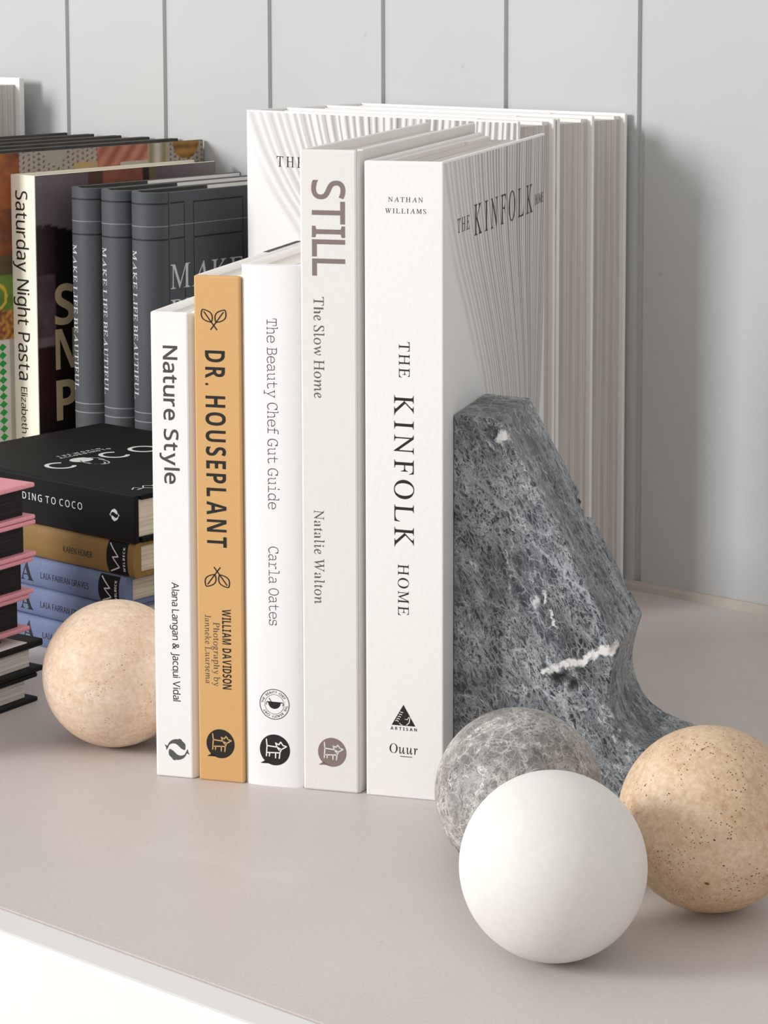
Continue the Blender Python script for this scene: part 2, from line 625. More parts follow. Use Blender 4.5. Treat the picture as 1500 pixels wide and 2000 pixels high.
def sliced(m, step):
    """cut a flat mesh into narrow strips across y so that it can follow a curved spine"""
    bm = bmesh.new()
    vv = [bm.verts.new((x, y, 0)) for x, y in m[0]]
    for f in m[1]:
        try:
            bm.faces.new([vv[i] for i in f])
        except ValueError:
            pass
    ys = [y for _, y in m[0]]
    k = math.floor(min(ys) / step) + 1
    while k * step < max(ys):
        bmesh.ops.bisect_plane(bm, geom=bm.verts[:] + bm.edges[:] + bm.faces[:], plane_co=(0, k * step, 0), plane_no=(0, 1, 0))
        k += 1
    bm.verts.index_update()
    r = [(v.co.x, v.co.y) for v in bm.verts], [[v.index for v in q.verts] for q in bm.faces]
    bm.free()
    return r


def disc(cx, cy, r, n=48, ry=None):
    ry = ry or r
    return [(cx + r * math.cos(2 * math.pi * i / n), cy + ry * math.sin(2 * math.pi * i / n)) for i in range(n)], [list(range(n))]


def ring(cx, cy, r0, r1, n=64):
    vs = []
    for i in range(n):
        a = 2 * math.pi * i / n
        vs += [(cx + r0 * math.cos(a), cy + r0 * math.sin(a)), (cx + r1 * math.cos(a), cy + r1 * math.sin(a))]
    return vs, [[2 * i, 2 * i + 1, (2 * i + 3) % (2 * n), (2 * i + 2) % (2 * n)] for i in range(n)]


def poly(pts):
    return list(pts), [list(range(len(pts)))]


def stroke(pts, wdt, taper=None):
    V, F = [], []
    n = len(pts)
    for i, (x, y) in enumerate(pts):
        a = pts[max(0, i - 1)]
        b = pts[min(n - 1, i + 1)]
        dx, dy = b[0] - a[0], b[1] - a[1]
        L = math.hypot(dx, dy) or 1
        h = wdt / 2 * (taper(i / (n - 1)) if taper else 1)
        V += [(x - dy / L * h, y + dx / L * h), (x + dy / L * h, y - dx / L * h)]
    for i in range(n - 1):
        F.append([2 * i, 2 * i + 1, 2 * i + 3, 2 * i + 2])
    return V, F


def segs(pts, wdt):
    """a line drawing with round joints"""
    V, F = [], []
    for m in [stroke([a, c], wdt) for a, c in zip(pts, pts[1:])] + [disc(x, y, wdt / 2, 10) for x, y in pts]:
        b = len(V)
        V += m[0]
        F += [[b + i for i in f] for f in m[1]]
    return V, F


def move(m, dx, dy, sx=1.0, sy=None, rot=0.0):
    sy = sx if sy is None else sy
    c, s = math.cos(rot), math.sin(rot)
    return [(dx + (x * c - y * s) * sx, dy + (x * s + y * c) * sy) for x, y in m[0]], m[1]


def arc(cx, cy, r, a0, a1, n=16, ry=None):
    ry = ry or r
    return [(cx + r * math.cos(a0 + (a1 - a0) * i / n), cy + ry * math.sin(a0 + (a1 - a0) * i / n)) for i in range(n + 1)]


def fan(pts):
    """simple polygon as triangles (ear clipping through bmesh)"""
    bm = bmesh.new()
    f = bm.faces.new([bm.verts.new((x, y, 0)) for x, y in pts])
    bm.normal_update()
    if f.normal.z < 0:
        f.normal_flip()
    bmesh.ops.triangulate(bm, faces=[f])
    bm.verts.index_update()
    r = [(v.co.x, v.co.y) for v in bm.verts], [[v.index for v in q.verts] for q in bm.faces]
    bm.free()
    return r


# ------------------------------------------------------------------ printed marks (2D, centred, unit sized)
def mark_hound(ob, fn, cx, cy, dia, ink, paper_key):
    """round speech bubble holding a line-drawn hound"""
    r = dia / 2
    f1 = lambda x, y: fn(cx + x * r, cy + y * r, 1)
    f2 = lambda x, y: fn(cx + x * r, cy + y * r, 2)
    ob.flat(disc(0, 0, 1.0, 56), f1, ink, MARKS[0])
    ob.flat(fan([(-0.62, -0.70), (-0.97, -0.93), (-0.25, -0.90)]), f1, ink, MARKS[0])
    wd = 0.078
    for pts in ([(-0.55, 0.66), (-0.51, 0.25), (-0.56, -0.42)], [(-0.51, 0.25), (0.16, 0.20)], [(0.16, 0.20), (0.06, 0.46), (0.27, 0.36), (0.40, 0.54), (0.55, 0.33), (0.78, 0.27), (0.44, 0.06), (0.16, 0.20)],
                [(0.44, 0.06), (0.34, -0.16), (0.30, -0.52)], [(-0.52, -0.20), (0.34, -0.16)], [(-0.34, -0.20), (-0.36, -0.42)], [(0.06, -0.18), (0.05, -0.50)], [(0.16, 0.20), (0.30, 0.0)]):
        ob.flat(segs(pts, wd), f2, paper_key, MARKS[0])


def mark_leaves(ob, fn, cx, cy, wdt, hgt, flip, ink):
    """two crossed outlined leaves on stalks"""
    g = -1 if flip else 1
    f = lambda x, y: fn(cx + x * wdt, cy + g * y * hgt, 1)
    lw = 0.055
    for s in (-1, 1):
        tip, bot = (s * 0.48, 0.5), (s * 0.10, -0.12)
        mx, my = (tip[0] + bot[0]) / 2, (tip[1] + bot[1]) / 2
        dx, dy = tip[0] - bot[0], tip[1] - bot[1]
        nx, ny = -dy, dx
        for side in (-1, 1):
            pts = []
            for i in range(15):
                t = i / 14
                b = math.sin(math.pi * t) ** 0.85 * 0.30 * side
                pts.append((bot[0] + dx * t + nx * b, bot[1] + dy * t + ny * b))
            ob.flat(stroke(pts, lw), f, ink)
        ob.flat(stroke([(s * 0.42, 0.40), bot, (-s * 0.14, -0.5)], lw), f, ink)


def mark_dolphins(ob, fn, cx, cy, sz, ink, rot=0.0):
    """two fish-like crescents chasing each other in a ring"""
    th = [(182, 0.04), (160, 0.09), (130, 0.19), (100, 0.28), (70, 0.32), (45, 0.30), (30, 0.22), (20, 0.12), (14, 0.02)]
    outer = [((0.50 if a > 50 else 0.50 - 0.0032 * (50 - a)) + (0.045 if 78 <= a <= 92 else 0.0), a) for a in range(182, 12, -6)]
    inner = []
    for a in range(14, 183, 7):
        for (a0, t0), (a1, t1) in zip(th, th[1:]):
            if a0 >= a >= a1:
                inner.append(((0.50 if a > 50 else 0.50 - 0.0032 * (50 - a)) - (t0 + (t1 - t0) * (a0 - a) / (a0 - a1)), a))
                break
    body = [(r * math.cos(math.radians(a)), r * math.sin(math.radians(a))) for r, a in outer + inner]
    tail = [(-0.44, 0.06), (-0.51, 0.02), (-0.66, 0.04), (-0.56, -0.06), (-0.50, -0.20), (-0.45, -0.05)]
    for k in range(2):
        for P in (body, tail):
            ob.flat(move(fan(P), 0, 0, 1, rot=math.pi * k + rot), lambda x, y: fn(cx + x * sz, cy + y * sz, 1), ink)


def mark_seal(ob, fn, cx, cy, dia, ink):
    """round seal with a ring of lettering and a bowl"""
    r = dia / 2
    f = lambda x, y: fn(cx + x * r, cy + y * r, 1)
    ob.flat(ring(0, 0, 0.955, 1.0), f, ink, MARKS[0])
    ob.flat(ring(0, 0, 0.625, 0.65), f, ink, MARKS[0])
    s = 'THE BEAUTY CHEF . THE BEAUTY CHEF . '
    n = len(s)
    k = 0.15 / cap_height('bfont')
    for i, c in enumerate(s):
        if c == ' ':
            continue
        a = math.radians(172) - 2 * math.pi * i / n
        vs, fs = char_mesh(c, 'bfont', 0.01)
        x0 = (min(v[0] for v in vs) + max(v[0] for v in vs)) / 2
        g = [((x - x0) * k, y * k - 0.075) for x, y in vs], fs
        g = move(g, 0.80 * math.cos(a), 0.80 * math.sin(a), 1, rot=a - math.pi / 2)
        ob.flat(g, f, ink, MARKS[0])
    bowl = [(-0.45, 0.12)] + arc(0, 0.10, 0.42, math.radians(180), math.radians(360), 20, 0.40) + [(0.45, 0.12)]
    ob.flat(fan(bowl), f, ink, MARKS[0])
    ob.flat(stroke([(-0.52, 0.14), (0.54, 0.12)], 0.07), f, ink, MARKS[0])
    ob.flat(stroke([(-0.36, 0.40), (-0.12, 0.0)], 0.05), f, ink, MARKS[0])
    ob.flat(stroke(arc(0.50, 0.02, 0.09, -1.4, 1.5, 8), 0.04), f, ink, MARKS[0])
    ob.flat(stroke(arc(-0.48, 0.02, 0.08, 1.7, 4.4, 8), 0.04), f, ink, MARKS[0])


def mark_triangle(ob, fn, x0, x1, y0, y1, ink, paper_key):
    """dark triangle cut by pale feather strokes"""
    f = lambda x, y: fn(x0 + x * (x1 - x0), y0 + y * (y1 - y0), 1)
    f2 = lambda x, y: fn(x0 + x * (x1 - x0), y0 + y * (y1 - y0), 2)
    ob.flat(fan([(0, 0), (1, 0), (0.5, 1)]), f, ink)
    for i in range(5):
        t = i / 4
        sx, sy = 0.16 + 0.05 * i, 0.20 + 0.115 * i
        ob.flat(stroke([(sx, sy), (sx + 0.07, sy + 0.05 - 0.02 * i), (sx + 0.13, sy - 0.03)], 0.032), f2, paper_key)
    ob.flat(stroke([(0.56, 0.32), (0.66, 0.30), (0.72, 0.42), (0.80, 0.40)], 0.030), f2, paper_key)
    ob.flat(stroke([(0.77, 0.38), (0.74, 0.16), (0.62, 0.03)], 0.035), f2, paper_key)
    ob.flat(stroke([(0.33, 0.12), (0.38, 0.05), (0.46, 0.02)], 0.028), f2, paper_key)


EPS = 0.00006
MARKS = [0.0]       # the same for printed marks, in the mark's own units
CURVED = [0.0]      # strip width for lettering on a rounded spine


def on_spine(yf=0.0, x0=0.0):
    """maps (x, z) on a book's spine (plane y = yf) facing the reader"""
    return lambda x, z, k=1: (x - x0, (yf(x - x0) if callable(yf) else yf) - EPS * k, z)


def vtext(ob, sp_, base, z_top, body, style, length, cap, ink, k=1, **kw):
    """lettering running down the spine"""
    m = text(body, style, length, cap, **kw)
    if CURVED[0]:
        m = sliced(m, CURVED[0])
    ob.flat(m, lambda x, y: sp_(base + y, z_top - x, k), ink)


def htext(ob, sp_, x0, z0, body, style, length, cap, ink, k=1, **kw):
    ob.flat(text(body, style, length, cap, **kw), lambda x, y: sp_(x0 + x, z0 + y, k), ink)


# ------------------------------------------------------------------ setting
WY = 1.2050
GP, G0 = 0.0990672, -1.3243581
XL, XR = -1.95, 0.35
mb = MB()
poly_ = []
prof = [(XL, 0.0)]
k = math.ceil((XL - G0) / GP)
while G0 + k * GP < XR:
    gx = G0 + k * GP
    prof += [(gx - 0.0028, 0), (gx - 0.0022, 0.0026), (gx + 0.0022, 0.0026), (gx + 0.0028, 0)]
    k += 1
prof += [(XR, 0)]
Z0, Z1 = -0.20, 0.80
vs = []
for x, d in prof:
    vs += [(x, WY + d, Z0), (x, WY + d, Z1)]
n = len(prof)
fs = [[2 * i, 2 * i + 2, 2 * i + 3, 2 * i + 1] for i in range(n - 1)]
mb.add(vs, fs, 'wall')
bk = [(XL, WY + 0.02, Z0), (XR, WY + 0.02, Z0), (XR, WY + 0.02, Z1), (XL, WY + 0.02, Z1)]
mb.add(bk, [[3, 2, 1, 0]], 'wall')
wl = mb.build('wall_back')
wl['kind'] = 'structure'

mb = MB()
arcp = [(XL, 0, 0)]
pts = [(WY, 0.0), (WY, 0.0052), (WY - 0.0016, 0.0050), (WY - 0.0034, 0.0032), (WY - 0.0042, 0.0)]
V = [(XL, y, z) for y, z in pts] + [(XR, y, z) for y, z in pts]
m_ = len(pts)
mb.add(V, [[i, (i + 1) % m_, m_ + (i + 1) % m_, m_ + i] for i in range(m_)], 'caulk', False)
tr = mb.build('trim_1')
tr['kind'] = 'structure'

YF = 0.6009
shelf = root('shelf', 'long beige stone-look shelf with a white front edge carrying all the books and balls', 'shelf', (0, 0, 0))
mb = MB()
mb.box(XL, XR, YF + 0.018, WY - 0.0005, -0.03, 0.0, 'shelf', 0)
mb.build('shelf_top', shelf)
mb = MB()
mb.box(XL, XR, YF, YF + 0.018, -0.16, 0.0, 'shelf_front', 0.0022, 3)
mb.build('front_edge', shelf)

# ------------------------------------------------------------------ books
TH = math.atan2(0.41519469, 0.90973258)
ROW = Matrix.Rotation(TH, 3, 'Z')
RO = Vector((-0.79800, 0.77252, 0.0))
RU = Vector((0.90973258, 0.41519469, 0))
RN = Vector((-0.41519469, 0.90973258, 0))


def case_parts(t, D, H, ct, spine_key, cover_key, page_key, rt, inset=0.003, spine_t=0.0022, spine_b=0.0007, page_top=None, bev=0.0006, joint=0.0, fold=0.0):
    """a hardback standing on its tail: x = thickness, y = depth from the spine, z = height; returns the spine's mesh builder"""
    pt_ = inset if page_top is None else page_top
    f = MB()
    f.box(t - ct, t, spine_t + joint, D, 0, H, cover_key, bev)
    b = MB()
    b.box(0, ct, spine_t + (0 if fold else joint), D, 0, H, cover_key, bev)
    p = MB()
    p.box(ct, t - ct, spine_t + 0.0004, D - inset, inset * 0.6, H - pt_, page_key, 0.0002, 1)
    s = MB()
    s.box(0, t - fold, 0, spine_t, 0, H, spine_key, spine_b)
    if fold:
        # cloth hinge easing from the spine into each board
        for a, c in ((t - fold, t),):
            q = [(a, 0.0004), (c, spine_t + joint), (c + (ct if c == 0 else -ct), spine_t + joint), (a, spine_t)]
            ar = sum(q[i][0] * q[(i + 1) % 4][1] - q[(i + 1) % 4][0] * q[i][1] for i in range(4))
            s.prism(q if ar > 0 else q[::-1], 0.0003, H - 0.0006, cover_key)
    return s, f, b, p


def finish(rt, s, f, b, p):
    s.build('spine', rt)
    f.build('front_cover', rt)
    b.build('back_cover', rt)
    p.build('page_block', rt)


def row_pos(s):
    return RO + RU * s


# --- white book with grey sans lettering (leftmost of the front row)
H, T, D = 0.21614, 0.0206, 0.168
rt = root('hardback_book', 'slim white hardback with grey title beside the tan book, leftmost of the front row', 'book', row_pos(0), ROW, 'white and tan books in the front row')
s, f, b, p = case_parts(T, D, H, 0.0024, 'cover_white', 'cover_white', 'pages_white', rt, spine_b=0.0009, fold=0.0024, joint=0.003)
S = on_spine(0.0)
vtext(s, S, 0.0061, 0.2008, 'Nature Style', 'sans', 0.0634, 0.0067, 'ink_grey', off=0.016, cond=1.14, word=0.46)
vtext(s, S, 0.0088, 0.0918, 'Alana Langan & Jacqui Vidal', 'sans', 0.0557, 0.0034, 'ink', off=0.004, cond=1.1)
mark_dolphins(s, S, 0.0104, 0.0133, 0.0098, 'ink_dolphin', -0.25)
finish(rt, s, f, b, p)

# --- tan book
H, T, D, S0 = 0.23321, 0.0219, 0.20, 0.0211
rt = root('hardback_book', 'tan hardback with dark capital title and line-drawn leaves', 'book', row_pos(S0), ROW, 'white and tan books in the front row')
s, f, b, p = case_parts(T, D, H, 0.0026, 'tan', 'cover_white', 'pages_white', rt, spine_t=0.0030, spine_b=0.0008)
S = on_spine(0.0, S0)
mark_leaves(s, S, 0.0305, 0.2133, 0.0112, 0.0092, False, 'ink')
vtext(s, S, 0.0262, 0.1994, 'DR. HOUSEPLANT', 'sansb', 0.0900, 0.0094, 'ink', cond=0.68)
mark_leaves(s, S, 0.0309, 0.0956, 0.0112, 0.0092, True, 'ink')
vtext(s, S, 0.0330, 0.0808, 'WILLIAM DAVIDSON', 'sansb', 0.0372, 0.0042, 'ink', cond=0.62, word=0.5)
vtext(s, S, 0.0287, 0.0745, 'Photography by', 'serif', 0.0297, 0.0030, 'ink_grey')
vtext(s, S, 0.0247, 0.0778, 'Janneke Luursema', 'serif', 0.0321, 0.0028, 'ink_grey')
mark_hound(s, S, 0.0316, 0.0178, 0.0136, 'ink', 'tan')
# dark printed strip on the head of the far board
b.box(-0.0000, 0.0024, 0.098, 0.150, H - 0.0012, H + 0.0002, 'headband', 0)
finish(rt, s, f, b, p)

# --- white book with rounded spine and thin lettering
H, T, D, S0 = 0.23854, 0.0277, 0.19, 0.0432
rt = root('hardback_book', 'white hardback with a rounded spine, thin grey lettering and a round bowl seal', 'book', row_pos(S0), ROW, 'white and tan books in the front row')
s, f, b, p = case_parts(T, D, H, 0.0026, 'cover_bright', 'cover_bright', 'pages_white', rt, spine_t=0.0060)
s = MB()
bulge = 0.0026


def roundy(x, T=T):
    u = max(-1.0, min(1.0, (x - T / 2) / (T / 2)))
    return 0.0030 - bulge * math.sqrt(max(0.0, 1 - abs(u) ** 2.6)) - 0.0004


prof = [(T * i / 40, roundy(T * i / 40)) for i in range(41)]
s.prism([(x, y) for x, y in prof] + [(T, 0.0062), (0, 0.0062)], 0, H, 'cover_bright', False)
S = on_spine(roundy, S0)
CURVED[0], MARKS[0] = 0.0007, 0.09
vtext(s, S, 0.0554, 0.2149, 'The Beauty Chef Gut Guide', 'mono', 0.0865, 0.0049, 'ink_thin', off=-0.016)
vtext(s, S, 0.0554, 0.1113, 'Carla Oates', 'mono', 0.0363, 0.0048, 'ink_thin', off=-0.016)
mark_seal(s, S, 0.0577, 0.0384, 0.0142, 'ink')
mark_hound(s, S, 0.0577, 0.0171, 0.0144, 'ink', 'cover_bright')
CURVED[0], MARKS[0] = 0.0, 0.0
finish(rt, s, f, b, p)

# --- tall off-white cloth book
H, T, D, S0 = 0.29046, 0.0276, 0.2118, 0.0713
rt = root('hardback_book', 'tall off-white cloth hardback with large taupe capitals down the spine', 'book', row_pos(S0), ROW, 'white and tan books in the front row')
s, f, b, p = case_parts(T, D, H, 0.0030, 'cloth_white', 'cloth_white', 'pages_white', rt, spine_t=0.0030, spine_b=0.0010, inset=0.004, fold=0.0014, joint=0.0035)
S = on_spine(0.0, S0)
vtext(s, S, 0.0772, 0.2771, 'STILL', 'sans', 0.0424, 0.0147, 'ink_taupe', off=0.014, cond=1.05, tight=0.06)
vtext(s, S, 0.0775, 0.2253, 'The Slow Home', 'serif', 0.0454, 0.0047, 'ink_mid')
vtext(s, S, 0.0771, 0.1292, 'Natalie Walton', 'serif', 0.0428, 0.0046, 'ink_mid')
mark_hound(s, S, 0.0850, 0.0183, 0.0134, 'ink_taupe', 'cloth_white')
finish(rt, s, f, b, p)


# --- thick white book with pleated-linen cover (one in the row, three by the wall)
def lerp_tab(z, tab):
    """smooth curve through (z, value) pairs listed from the top down"""
    z = min(tab[0][0], max(tab[-1][0], z))
    for k in range(len(tab) - 1):
        (z1, a1), (z2, a2) = tab[k], tab[k + 1]
        if z1 >= z >= z2:
            z0, a0 = tab[k - 1] if k else (2 * z1 - z2, 2 * a1 - a2)
            z3, a3 = tab[k + 2] if k + 2 < len(tab) else (2 * z2 - z1, 2 * a2 - a1)
            t = (z - z1) / (z2 - z1)
            m1 = (a2 - a0) / (z2 - z0) * (z2 - z1)
            m2 = (a3 - a1) / (z3 - z1) * (z2 - z1)
            return ((2 * t ** 3 - 3 * t * t + 1) * a1 + (t ** 3 - 2 * t * t + t) * m1 + (3 * t * t - 2 * t ** 3) * a2 + (t ** 3 - t * t) * m2)
    return tab[-1][1]


H, T, D, S0 = 0.2860, 0.0357, 0.2083, 0.1010
DL = [(0.30, -0.006), (0.2624, 0.0045), (0.2386, 0.0175), (0.218, 0.0352), (0.1942, 0.0556), (0.1778, 0.0690), (0.150, 0.086), (0.12, 0.098), (0.0, 0.12)]
DR = [(0.30, 0.2100), (0.2823, 0.2095), (0.2237, 0.2075), (0.1564, 0.2000), (0.12, 0.188), (0.09, 0.17), (0.0, 0.15)]


def big_book(label, loc, rot, group):
    rt = root('hardback_book', label, 'book', loc, rot, group)
    s, f, b, p = case_parts(T, D, H, 0.0024, 'laid_white', 'laid_white', 'pages_grey', rt, spine_t=0.0024, spine_b=0.0006, inset=0.0035)
    # folded jacket flap showing above the pages
    for x1, y0, y1, top in ((0.0062, 0.004, D - 0.052, 0.0014), (0.0080, D - 0.0505, D - 0.004, 0.0016)):
        q = MB()
        q.box(0.0026, x1, y0, y1, H * 0.2, H - top, 'endpaper', 0.0003)
        q.build('jacket_flap', rt)

    def at(u, v):
        d, z = 0.001 + u * (D - 0.002), 0.001 + v * (H - 0.002)
        a, c = lerp_tab(z, DL), lerp_tab(z, DR)
        t = (d - a) / (c - a)
        # broad soft folds at the left, fine ones to the right
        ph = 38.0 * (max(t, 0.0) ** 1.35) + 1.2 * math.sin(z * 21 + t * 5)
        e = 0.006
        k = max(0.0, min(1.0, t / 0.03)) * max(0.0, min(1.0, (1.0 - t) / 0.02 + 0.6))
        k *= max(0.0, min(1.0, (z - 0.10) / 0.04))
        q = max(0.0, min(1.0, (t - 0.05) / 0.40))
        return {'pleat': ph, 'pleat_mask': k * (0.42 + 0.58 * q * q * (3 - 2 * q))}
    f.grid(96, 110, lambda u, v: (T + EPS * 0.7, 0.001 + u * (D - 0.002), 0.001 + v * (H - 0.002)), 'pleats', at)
    C_ = lambda x, y, k=1: (T + EPS * 2, x, y)
    f.flat(text('THE', 'serifcap', 0.0222, 0.0064), lambda x, y: C_(0.0250 + x, 0.2524 + y), 'ink')
    f.flat(text('KINFOLK', 'serifcap', 0.1225, 0.0142), lambda x, y: C_(0.0562 + x, 0.2482 + y), 'ink')
    f.flat(text('HOME', 'serifcap', 0.0205, 0.0050), lambda x, y: C_(0.1838 + x, 0.2512 + y), 'ink')
    S = on_spine(0.0, S0)
    htext(s, S, 0.1119, 0.2682, 'NATHAN', 'serifcap', 0.0157, 0.0021, 'ink')
    htext(s, S, 0.1105, 0.2632, 'WILLIAMS', 'serifcap', 0.0185, 0.0021, 'ink')
    vtext(s, S, 0.1166, 0.2066, 'THE', 'serifcap', 0.0158, 0.0049, 'ink')
    vtext(s, S, 0.1144, 0.1829, 'KINFOLK', 'serifcap', 0.0681, 0.0089, 'ink')
    vtext(s, S, 0.1160, 0.1070, 'HOME', 'serifcap', 0.0232, 0.0049, 'ink')
    mark_triangle(s, S, 0.1129, 0.1239, 0.0334, 0.0430, 'ink', 'laid_white')
    htext(s, S, 0.1124, 0.0312, 'ARTISAN', 'sansb', 0.0122, 0.0014, 'ink')
    htext(s, S, 0.1119, 0.0205, 'Ouur', 'serif', 0.0130, 0.0043, 'ink')
    s.flat(stroke([(0.1168, 0.0192), (0.1224, 0.0192)], 0.0003), lambda x, y: S(x, y, 1), 'ink')
    finish(rt, s, f, b, p)
    return rt


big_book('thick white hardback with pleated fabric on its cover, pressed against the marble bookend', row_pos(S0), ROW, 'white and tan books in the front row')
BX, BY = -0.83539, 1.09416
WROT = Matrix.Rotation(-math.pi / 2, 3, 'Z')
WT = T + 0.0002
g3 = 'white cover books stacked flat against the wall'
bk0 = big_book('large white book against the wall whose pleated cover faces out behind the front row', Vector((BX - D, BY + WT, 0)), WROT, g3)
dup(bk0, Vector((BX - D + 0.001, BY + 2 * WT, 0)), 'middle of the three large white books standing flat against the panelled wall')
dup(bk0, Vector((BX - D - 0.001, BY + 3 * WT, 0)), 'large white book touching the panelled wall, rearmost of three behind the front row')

# --- pale book against the wall at the far left
H2, T2, D2 = 0.295, 0.042, 0.22
rt = root('hardback_book', 'tall pale book standing against the wall at the far left, behind the photo-cover books', 'book', Vector((-1.359 - D2, 1.193, 0)), WROT)
s, f, b, p = case_parts(T2, D2, H2, 0.0045, 'cover_white', 'cover_white', 'pages_grey', rt, inset=0.005)
finish(rt, s, f, b, p)


# --- slate grey cloth books with rounded spines
MT, MD, MH = 0.0262, 0.157, 0.2370
FRONT = Matrix.Identity(3)


def slate_book():
    rt = root('hardback_book', 'slate grey cloth book with silver lettering, nearest of three, its panelled cover facing right', 'book', Vector((-1.0937, 1.0375, 0)), FRONT, 'slate grey cloth books behind the black book')
    s, f, b, p = case_parts(MT, MD, MH, 0.0028, 'slate', 'slate', 'pages_white', rt, spine_t=0.013, inset=0.005, page_top=0.0065)
    s = MB()
    R = 0.0125
    N = 22

    def yf(x):
        u = max(-1, min(1, (x - MT / 2) / (MT / 2)))
        return R * (1 - max(0.0, 1 - abs(u) ** 2.15) ** (1 / 2.0))
    xs = [MT / 2 - MT / 2 * math.cos(math.pi * i / 44) for i in range(45)]
    outer = [(x, yf(x)) for x in xs]
    inner = [(MT - 0.0026, 0.0140), (MT - 0.0035, 0.0085), (MT / 2, 0.0032), (0.0035, 0.0085), (0.0026, 0.0140)]
    # hollow back: outer skin, inner skin, head and tail rims
    no = len(outer)
    for z0, z1 in ((0, MH),):
        s.add([(x, y, z0) for x, y in outer] + [(x, y, z1) for x, y in outer], [[i, i + 1, no + i + 1, no + i] for i in range(no - 1)], 'slate', True)
    ring_ = outer + [(MT, 0.0140)] + inner + [(0, 0.0140)]
    g = fan(ring_)
    s.flat(g, lambda x, y: (x, y, MH), 'slate')
    s.add([(x, y, 0) for x, y in g[0]], [q[::-1] for q in g[1]], 'slate')
    ni = len(inner)
    s.add([(x, y, 0) for x, y in inner] + [(x, y, MH) for x, y in inner], [[i, i + 1, ni + i + 1, ni + i] for i in range(ni - 1)], 'dark_edge')

    def band(z0, z1, key, a=0.0008):
        pts = [(x, yf(x) - EPS * 1.5) for x in xs if a <= x <= MT + 1]
        q = len(pts)
        s.add([(x, y, z0) for x, y in pts] + [(x + 0, y, z1) for x, y in pts], [[i, i + 1, q + i + 1, q + i] for i in range(q - 1)], key)
    band(0.2297, 0.2307, 'slate_line')
    band(0.2162, 0.2167, 'slate_light')
    band(0.2078, 0.2088, 'slate_line')
    band(0.1018, 0.1025, 'slate_light')
    band(0.0962, 0.0969, 'slate_light')
    S = lambda x, z, k=1: (x, yf(x) - EPS * 2 * k, z)
    CURVED[0] = 0.0004
    vtext(s, S, 0.0060, 0.2016, 'MAKE LIFE BEAUTIFUL', 'serifcap', 0.0915, 0.0052, 'ink_silver', off=0.006)
    CURVED[0] = 0.0
    C_ = lambda x, z: (MT + EPS * 2, x, z)

    def cl(x0, x1, z0, z1, key):
        f.add([C_(x0, z0), C_(x1, z0), C_(x1, z1), C_(x0, z1)], [[0, 1, 2, 3]], key)
    for z, key, h in ((0.2300, 'slate_line', 0.0009), (0.2165, 'slate_light', 0.0005), (0.2082, 'slate_line', 0.0009)):
        cl(0.014, 0.0262, z, z + h, key)
        if key == 'slate_line':
            cl(0.0342, 0.0776, z - 0.0004, z - 0.0004 + h, key)
            cl(0.0855, 0.126, z - 0.0004, z - 0.0004 + h, key)
        else:
            cl(0.0262, 0.15, z, z + h, key)
    for x in (0.0262, 0.0342, 0.0776, 0.0855, 0.126):
        cl(x - 0.0002, x + 0.0003, 0.10, 0.2075, 'slate_line')
        cl(x - 0.0002, x + 0.0003, 0.2085, 0.2305, 'slate_line')
    f.flat(text('MAKE LIFE', 'serifcap', 0.118, 0.0150), lambda x, y: C_(0.0035 + x + 0.010, 0.1778 + y), 'ink_silver')
    f.flat(text('BEAUTIFUL', 'serifcap', 0.118, 0.0150), lambda x, y: C_(0.0035 + x + 0.010, 0.1562 + y), 'ink_silver')
    q = MB()
    q.box(0.0028, 0.0034, 0.070, MD - 0.002, 0.004, MH - 0.0004, 'endpaper', 0)
    q.build('endpaper', rt, {'label': 'white endpaper edge'})
    b.box(0.0026, 0.0031, 0.014, 0.069, 0.004, MH - 0.0004, 'dark_edge', 0)
    finish(rt, s, f, b, p)
    return rt


sl = slate_book()
dup(sl, Vector((-1.1205, 1.0375, 0)), 'slate grey cloth book between two matching books, middle of the three')
dup(sl, Vector((-1.1473, 1.0375, 0)), 'slate grey cloth book next to the cream-spined cookbook, leftmost of three')


# --- cream-spined cookbook with dark photo cover
def mixc(a, b, t):
    t = max(0.0, min(1.0, t))
    return tuple(x + (y - x) * t for x, y in zip(a, b))


def nz(x, y, s, seed=0.0):
    return noise.noise(Vector((x * s, y * s, seed)))


PT, PD, PH = 0.0226, 0.162, 0.2435
rt = root('hardback_book', 'cookbook with a cream spine, black title and dark photo cover, upright behind the black book', 'book', Vector((-1.1882, 1.030, 0)), FRONT)
s, f, b, p = case_parts(PT, PD, PH, 0.0026, 'cream', 'cream', 'pages_cream', rt, spine_b=0.0005)
S = on_spine(0.0)
vtext(s, S, 0.0046, 0.2335, 'Saturday Night Pasta', 'sans', 0.1205, 0.0110, 'ink', off=0.004)
vtext(s, S, 0.0062, 0.1085, 'Elizabeth Hewson', 'sans', 0.060, 0.0058, 'ink')


